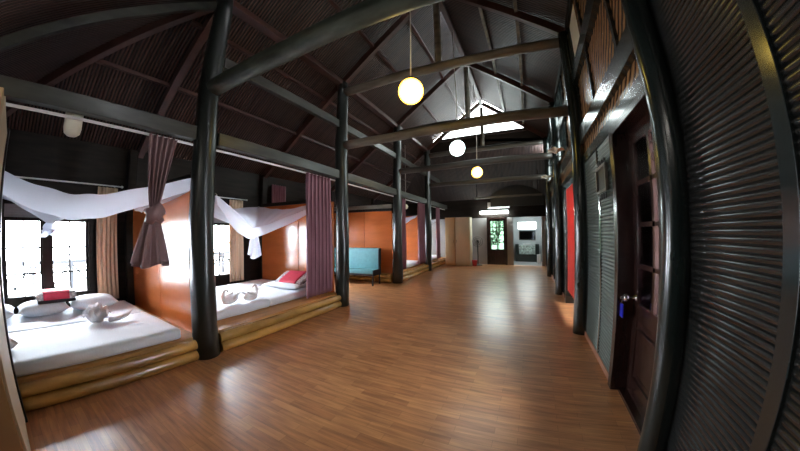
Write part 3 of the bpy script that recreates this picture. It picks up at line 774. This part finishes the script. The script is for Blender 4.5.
# knotted curtain
t = thing('knotted_curtain', 'mauve curtain tied in a big knot, hanging above the nearest bed', 'curtain', (XL, 1.2, 1.2))
kz = 1.72
def kfn(u, v):
    z = kz + (2.575-kz)*v; w = .07 + .24*v**.8
    a = u*2*PI*5
    return (XL + .03*math.sin(a), 1.16+.06*v + (u-.5)*w, z)
m = MB(); m.grid(kfn, 60, 16); m.make('upper_drape', 'mauve', t, solid=.003)
def kf2(u, v):
    a = u*2*PI; z = kz-.02 - .52*v
    r = .045 + .115*v**.8; r *= 1+.30*math.sin(a*8 + .6*v)
    return (XL + r*.75*math.cos(a), 1.15-.02*v + r*math.sin(a), z + .03*v*math.sin(a*3))
m = MB(); m.grid(kf2, 72, 16); m.make('lower_drape', 'mauve', t, solid=.003)
m = MB()
m.tube([(XL+.02, 1.10, kz-.10), (XL+.08, 1.12, kz-.03), (XL+.07, 1.20, kz+.05), (XL, 1.235, kz+.03), (XL-.06, 1.2, kz-.05), (XL-.04, 1.12, kz-.12), (XL+.04, 1.11, kz-.10)], [.04, .06, .062, .055, .05, .045, .02], 14, True, .35)
m.tube([(XL+.05, 1.22, kz-.08), (XL+.09, 1.17, kz-.04), (XL+.06, 1.10, kz+.02), (XL-.02, 1.08, kz+.03)], [.03, .045, .045, .02], 12, True, .35)
m.make('knot', 'mauve', t)
curtain('window_curtain', XW+.11, 1.05, 1.36, .42, 2.27, 'tan', 'tan striped curtain gathered at the right side of the nearest window', 5, .03, .05, 'tan window curtains')
curtain('window_curtain', XW+.11, 3.52, 3.86, .42, 2.27, 'tan', 'tan striped curtain gathered at the window of the second bed', 5, .03, .05, 'tan window curtains')
for a, b, w in ((-.5, 1.45, 'nearest'), (2.2, 3.98, 'second')):
    t = thing('curtain_rod', 'thin pale curtain rod over the %s window' % w, 'curtain rod', (XW+.11, (a+b)/2, 2.29), 'curtain rods')
    MB().tube([(XW+.11, a, 2.30), (XW+.11, b, 2.30)], .012, 10).make('rod', 'white', t)
    for y in (a+.02, b-.02): MB().sphere((XW+.11, y, 2.30), .022, 12, 8).make('finial', 'white', t)
    for y in (a+.12, b-.12): MB().box((XW+.01, y-.01, 2.29), (XW+.10, y+.01, 2.31)).make('bracket', 'white', t)
m = MB()
curtain('doorway_curtain', XI+.0, CY0+.12, CY1-.15, .28, 2.33, 'redcurt', 'scarlet red curtain in the doorway on the right wall', 9, .03, .0)
MB_ = MB().tube([(XI+.0, CY0, 2.35), (XI+.0, CY1, 2.35)], .012, 8)
tag(MB_.make('curtain_rod', 'metal'), 'thin metal rod holding the scarlet curtain', 'curtain rod')
struct(MB().box((XI-.05, CY0, 0), (XI+.14, CY0+.08, 2.44)).box((XI-.05, CY1-.08, 0), (XI+.14, CY1, 2.44)).make('trim_9', 'lacquer_flat'))

# ------------------------------------------------------------------ bench
t = thing('upholstered_bench', 'teal upholstered bench with black sides between the left columns', 'bench', (-4.7, 6.6, 0))
bx0, bx1, by0, by1 = -5.5, -3.86, 6.36, 6.80
MB().box((bx0, by1-.10, .40), (bx1-.02, by1, 1.04), .02).make('backrest', 'teal', t)
MB().box((bx0, by0, .33), (bx1-.02, by1-.102, .44), .02).make('seat', 'teal', t)
MB().box((bx1-.018, by0, .28), (bx1+.01, by1-.13, .44), .005).box((bx1-.018, by1-.128, .28), (bx1+.01, by1+.0, 1.03), .005).make('side_panel', 'black', t)
MB().box((bx0, by0+.01, .27), (bx1-.02, by1-.01, .328), .005).make('seat_frame', 'black', t)
for x in (bx0+.05, bx1-.03):
    for y in (by0+.03, by1-.03): MB().bar((x, y, 0), (x, y, .27), .035, .035, (0, 1, 0)).make('leg', 'black', t)

# ------------------------------------------------------------------ cabinets, fan at the far end
def cabinet(x0, x1, mat, lab):
    t = thing('tall_cabinet', lab, 'cabinet', ((x0+x1)/2, 11.9, 0), 'tall cabinets at the far end')
    MB().box((x0, 11.66, 0), (x1, 12.2, 2.14), .006).make('body', mat, t)
    dd = MB().box((x0+.02, 11.635, .06), (x1-.02, 11.657, 2.10), .004).make('door', mat, t)
    hx = x1-.06 if mat == 'tanboard' else x0+.06
    MB().tube([(hx, 11.615, 1.0), (hx, 11.615, 1.14)], .008, 8).make('handle', 'metal', dd)
cabinet(-3.26, -2.82, 'tanboard', 'tall tan wooden cabinet at the far end, beside the last curtain')
cabinet(-2.80, -2.16, 'cream', 'tall cream cabinet at the far end, beside the standing fan')
t = thing('standing_fan', 'black pedestal fan beside the cream cabinet at the far wall', 'fan', (-1.93, 12.2, 0))
fx, fy = -1.93, 12.2
MB().lathe((fx, fy, 0), [(0, 0), (.20, 0), (.20, .02), (.05, .045), (.03, .06), (0, .06)]).make('base', 'black', t)
MB().tube([(fx, fy, .05), (fx, fy, .98)], .025, 10).make('pole', 'black', t)
MB().lathe((fx, fy+.02, 1.05), [(0, .13), (.05, .12), (.06, .02), (.05, 0), (0, 0)], 16, 'y').make('motor', 'black', t)
m = MB()
for r, yy in ((.22, -.02), (.15, -.05), (.07, -.065), (.22, .02)):
    m.tube([(fx + r*math.cos(a), fy-.03+yy, 1.05 + r*math.sin(a)) for a in [2*PI*k/24 for k in range(25)]], .007, 5, False)
for k in range(20):
    a = 2*PI*k/20; m.tube([(fx, fy-.1, 1.05), (fx+.13*math.cos(a), fy-.08, 1.05+.13*math.sin(a)), (fx+.19*math.cos(a), fy-.05, 1.05+.19*math.sin(a))], .004, 4, False)
m.make('cage', 'black', t)
m = MB()
for k in range(3):
    a0 = 2*PI*k/3
    m.grid(lambda u, v: (fx + (.03+.13*u)*math.cos(a0+(v-.5)*.9), fy-.05+.03*(v-.5), 1.05 + (.03+.13*u)*math.sin(a0+(v-.5)*.9)), 4, 6)
m.make('blades', 'greywall', t, solid=.003)
m = MB().lathe((-2.02, 11.86, 0), [(0, 0), (.09, 0), (.12, .24), (.125, .25), (.11, .25), (.085, .02), (0, .02)])
tag(m.make('bucket', 'redplastic'), 'small red plastic bucket beside the foot of the fan', 'bucket')

# ------------------------------------------------------------------ lamps
def globe(y, z, mat, lab):
    t = thing('globe_lamp', lab, 'lamp', (RX, y, z), 'globe lamps hanging from the ridge')
    MB().sphere((RX, y, z), .165, 32, 20).make('globe', mat, t)
    MB().lathe((RX, y, z+.15), [(.05, 0), (.055, .02), (.03, .05), (.01, .07), (0, .07)], 16).make('cap', 'metal', t)
    MB().tube([(RX, y, z+.2), (RX+.015, y, z+1.2), (RX-.01, y, z+2.0), (RX, y, RZ-.16)], .009, 6).make('cord', 'string', t)
globe(3.12, 3.35, 'globe_warm', 'large glowing yellow globe lamp, nearest to the camera')
globe(5.72, 3.33, 'globe_white', 'glowing white globe lamp, between the two yellow ones')
globe(8.35, 3.33, 'globe_warm', 'small glowing yellow globe lamp, farthest down the hall')
# flower sconces on the right wall
def sconce(y, z, lab):
    t = thing('flower_sconce', lab, 'lamp', (XI-.1, y, z), 'flower sconces on the right wall')
    MB().tube([(XI-.05, y, z-.02), (XI-.16, y, z-.05), (XI-.22, y, z+.0)], .012, 8).make('arm', 'metal', t)
    m = MB()
    def fn(u, v):
        a = 2*PI*u; r = .025 + .12*v**1.4*(1 + .22*math.cos(a*5))
        return (XI-.23 + r*math.cos(a), y + r*math.sin(a), z + .02 + .10*v - .05*v*v*(1+math.cos(a*5))*.5)
    m.grid(fn, 50, 10); m.make('shade', 'shade', t, solid=.004)
sconce(5.75, 2.98, 'pale flower shaped wall lamp above the red curtain')
sconce(8.2, 2.92, 'pale flower shaped wall lamp farther down the right wall')
# white hanging lamp shade behind the near curtain beam
t = thing('wall_lamp', 'oblong milky lamp shade hanging behind the beam above the nearest bed', 'lamp', (XL-.16, .36, 2.45))
MB().lathe((XL-.17, .36, 2.43), [(0, 0), (.045, .004), (.075, .03), (.085, .08), (.085, .27), (.07, .30), (0, .30)], 20).make('shade', 'shade', t)
MB().box((XL-.19, .33, 2.73), (XL-.06, .39, 2.76)).make('bracket', 'metal', t)
t = thing('ball_lamp', 'small milky ball lamp under the ceiling beyond the third left column', 'lamp', (-3.62, 8.2, 2.35))
MB().sphere((-3.75, 8.4, 2.40), .09, 20, 12).make('ball', 'shade', t)
MB().tube([(-3.75, 8.4, 2.48), (-3.75, 8.4, zl(-3.75)-.06)], .006, 6).make('cord', 'string', t)
# tube light fixture on the far wall
t = thing('tube_light', 'glowing fluorescent tube on the far wall above the glazed door', 'lamp', (-1.15, YF-.1, 2.3))
MB().box((-1.86, YF-.06, 2.36), (-.62, YF-.002, 2.45), .008).make('housing', 'white', t)
MB().tube([(-1.84, YF-.10, 2.34), (-.64, YF-.10, 2.34)], .035, 14).make('tube', 'tube', t)
for i, (x, lab) in enumerate(((-2.35, 'left one'), (-.35, 'right one'))):  # invented fill tubes behind the camera, added to light right wall and near floor
    t = thing('tube_light', 'added unseen fill tube high on the near end wall behind the photographer, ' + lab, 'lamp', (x, YN+.05, 2.7), 'added fill tubes on the near end wall')
    MB().box((x-.62, YN+.002, 2.72), (x+.62, YN+.06, 2.79), .008).make('housing', 'white', t)
    MB().tube([(x-.6, YN+.09, 2.74), (x+.6, YN+.09, 2.74)], .018, 14).make('tube', 'fill_tube', t)
t = thing('air_conditioner', 'cream box mounted above the tube light on the far wall', 'air conditioner', (-1.05, YF-.1, 2.55))
MB().box((-1.50, YF-.22, 2.54), (-.58, YF-.002, 2.80), .02).make('case', 'white', t)
MB().box((-1.46, YF-.235, 2.56), (-.62, YF-.221, 2.60), .003).make('louvre', 'white', t)
# dark arched valance
m = MB(); pts = []
for k in range(17):
    u = k/16; pts.append((-1.25 + 2.0*u, 11.35, 2.62 + .72*math.sin(PI*min(1, .08+u*.86))**.6))
pts = [(-1.25, 11.35, 2.50)] + pts + [(.75, 11.35, 2.50)]
m.slab(list(reversed(pts)), .04)
t = thing('hanging_valance', 'black arched board with a thin grey rail hanging before the far doorway', 'valance', (-.25, 11.35, 2.5))
m.make('arched_board', 'black', t)
MB().box((-1.9, 11.295, 2.86), (XR-.12, 11.33, 2.94), .004).make('rail', 'beam', t)
for x in (-1.8, .55): MB().bar((x, 11.38, 2.90), (x, 11.38, zf(11.38)-.002), .03, .03, (0, 1, 0)).make('hanger', 'darkwood', t)
MB().box((-1.9, 11.365, 2.86), (.72, 11.395, 2.92)).make('back_batten', 'darkwood', t)

# ------------------------------------------------------------------ plaque on ribbed panel
t = thing('hanging_plaque', 'small framed plaque with dark fringes on the ribbed right wall', 'plaque', (XI-.03, 3.33, 2.05))
px = XI-.028
m = MB(); m.box((px-.03, 3.13, 1.90), (px, 3.53, 1.93), .004); m.box((px-.03, 3.13, 2.16), (px, 3.53, 2.19), .004); m.box((px-.03, 3.13, 1.93), (px, 3.16, 2.16)); m.box((px-.03, 3.50, 1.93), (px, 3.53, 2.16)); m.make('frame', 'beam', t)
MB().box((px-.012, 3.16, 1.93), (px-.002, 3.50, 2.16)).make('picture', 'black', t)
for k in range(4):
    y = 3.2+k*.087
    MB().sphere((px-.012, y, 2.225), (.012, .022, .03), 10, 8).make('tassel', 'black', t); MB().sphere((px-.012, y, 1.86), (.012, .022, .035), 10, 8).make('tassel', 'black', t)

# ------------------------------------------------------------------ tall board at the left edge
t = thing('wardrobe', 'cream board wardrobe with dark edge cut by the left side of the view', 'cabinet', (-2.7, -.45, 0))
MB().box((-3.20, -.70, .001), (-2.30, -.20, 2.3), .004).make('body', 'tanboard', t)
MB().box((-3.29, -.70, .001), (-3.202, -.165, 2.3), .003).make('edge_strip', 'black', t)
MB().box((-3.19, -.198, .05), (-2.32, -.18, 2.26), .003).make('door', 'cream', t)

# ------------------------------------------------------------------ outside the window wall
struct(MB().box((XW-2.2, YN-.5, -.2), (XW-.11, YF+.5, -.02)).make('floor_balcony', 'ext_floor'))
t = thing('balcony_railing', 'white balcony railing with crossed bars outside the bed windows', 'railing', (XW-1.2, 6, 0))
X = XW-1.25
MB().box((X-.04, YN-.5, .95), (X+.04, YF+.5, 1.02)).box((X-.03, YN-.5, .12), (X+.03, YF+.5, .18)).make('rails', 'rail_ext', t)
y = YN-.4; m = MB()
while y < YF:
    MB().box((X-.04, y-.04, -.02), (X+.04, y+.04, .95)).make('post', 'rail_ext', t)
    m.bar((X, y+.04, .18), (X, y+.62, .93), .03, .04); m.bar((X, y+.62, .18), (X, y+.04, .93), .03, .04)
    y += .66
m.make('crossed_bars', 'rail_ext', t)
# greenery behind the glazed far door
for i, (x, y, z, r) in enumerate(((-1.62, 14.6, 1.2, .60), (-.55, 16.2, .8, .62), (-1.4, 16.6, 2.1, .75))):
    m = MB(); rnd = random.Random(i)
    for k in range(260):
        v = Vector((rnd.gauss(0, 1), rnd.gauss(0, 1), rnd.gauss(0, 1))).normalized()*r*rnd.uniform(.5, 1)
        c = Vector((x, y, z)) + v; a = Vector((rnd.gauss(0,1), rnd.gauss(0,1), rnd.gauss(0,1))).normalized(); b = a.cross(v).normalized()
        q = [m.bm.verts.new(c + a*.09), m.bm.verts.new(c + b*.04), m.bm.verts.new(c - a*.09), m.bm.verts.new(c - b*.04)]; m.bm.faces.new(q)
    m.tube([(x, y, -.1), (x, y, z)], .03, 8)
    tag(m.make('garden_bush', 'leaves', loc=(x, y, -.1)), 'green bush outside the glazed far door, ' + ['left one', 'low right one', 'tall one behind'][i], 'bush', 'bushes outside the far door')
struct(MB().box((-4, YF+.12, -.2), (-.65, 17, -.1)).make('floor_yard', 'ext_floor'))

# ------------------------------------------------------------------ light
wd = bpy.data.worlds.new('World'); scn.world = wd; wd.use_nodes = True
bg = wd.node_tree.nodes['Background']; bg.inputs['Color'].default_value = (.93, .97, 1, 1); bg.inputs['Strength'].default_value = 26.0
def portal(name, c, rot, sx, sy):
    l = bpy.data.lights.new(name, 'AREA'); l.shape = 'RECTANGLE'; l.size = sx; l.size_y = sy; l.cycles.is_portal = True
    o = bpy.data.objects.new(name, l); COL.objects.link(o); o.location = c; o.rotation_euler = rot
for a, b in WINS: portal('portal', (XW-.12, (a+b)/2, (WZ0+WZ1)/2), (0, -PI/2, 0), WZ1-WZ0, b-a)
portal('portal', (RX, gy+.08, 5.65), (-PI/2, 0, 0), 3.7, 1.35)
portal('portal', (XI+.2, (FY[1]+FY[3])/2, 3.86), (0, PI/2, 0), 1.6, FY[3]-FY[1])
portal('portal', (.15, WY+.12, 1.78), (-PI/2, 0, 0), .95, .42)
portal('portal', (2.0, 1.9, 1.45), (0, PI/2, 0), 1.5, 1.4)
portal('portal', (2.0, (CY0+CY1)/2, 1.8), (0, PI/2, 0), .8, 1.0)
portal('portal', ((DX0+DX1)/2, YF+.15, 1.3), (-PI/2, 0, 0), .7, 1.35)
def lamp(name, c, e, r, col):
    l = bpy.data.lights.new(name, 'AREA'); l.shape = 'RECTANGLE'; l.size = r[0]; l.size_y = r[1]; l.energy = e; l.color = col
    o = bpy.data.objects.new(name, l); COL.objects.link(o); o.location = c; return o
lamp('washroom_light', (.15, 13.7, 2.38), 6, (.5, .5), (.9, 1, 1))

# ------------------------------------------------------------------ camera (wide lens with barrel distortion)
cd = bpy.data.cameras.new('camera'); cam = bpy.data.objects.new('camera', cd); COL.objects.link(cam); scn.camera = cam
Fp, ka, kb, yw, pt, rl, kc_ = 258.011675, -.234844252, -.0884069593, .442321885, .0261167889, .010188288, .0852542552
cd.type = 'PANO'; cd.sensor_width = 36; cd.sensor_fit = 'HORIZONTAL'
cd.panorama_type = 'FISHEYE_LENS_POLYNOMIAL'
cd.fisheye_fov = PI*1.2
s_ = 800/36.0
cd.fisheye_polynomial_k0 = 0
cd.fisheye_polynomial_k1 = -s_/Fp
cd.fisheye_polynomial_k2 = -s_*s_/Fp*ka/400
cd.fisheye_polynomial_k3 = -s_**3/Fp*kb/400**2
cd.fisheye_polynomial_k4 = -s_**4/Fp*kc_/400**3
Rz = Matrix.Rotation(yw, 3, 'Z'); Rx_ = Matrix.Rotation(pt, 3, 'X'); Ry_ = Matrix.Rotation(rl, 3, 'Y')
R = Rz @ Rx_ @ Ry_
right, fwd, up = R @ Vector((1,0,0)), R @ Vector((0,1,0)), R @ Vector((0,0,1))
mw = Matrix(((right.x, up.x, -fwd.x, 0), (right.y, up.y, -fwd.y, 0), (right.z, up.z, -fwd.z, 1.5), (0, 0, 0, 1)))
cam.matrix_world = mw
cd.clip_start = .05; cd.clip_end = 200
scn.view_settings.view_transform = 'Standard'; scn.view_settings.look = 'None'
scn.view_settings.exposure = 1.3; scn.view_settings.gamma = 1
scn.cycles.max_bounces = 10; scn.cycles.diffuse_bounces = 5; scn.cycles.transparent_max_bounces = 16
scn.cycles.sample_clamp_indirect = 8
scn.cycles.caustics_reflective = False; scn.cycles.caustics_refractive = False
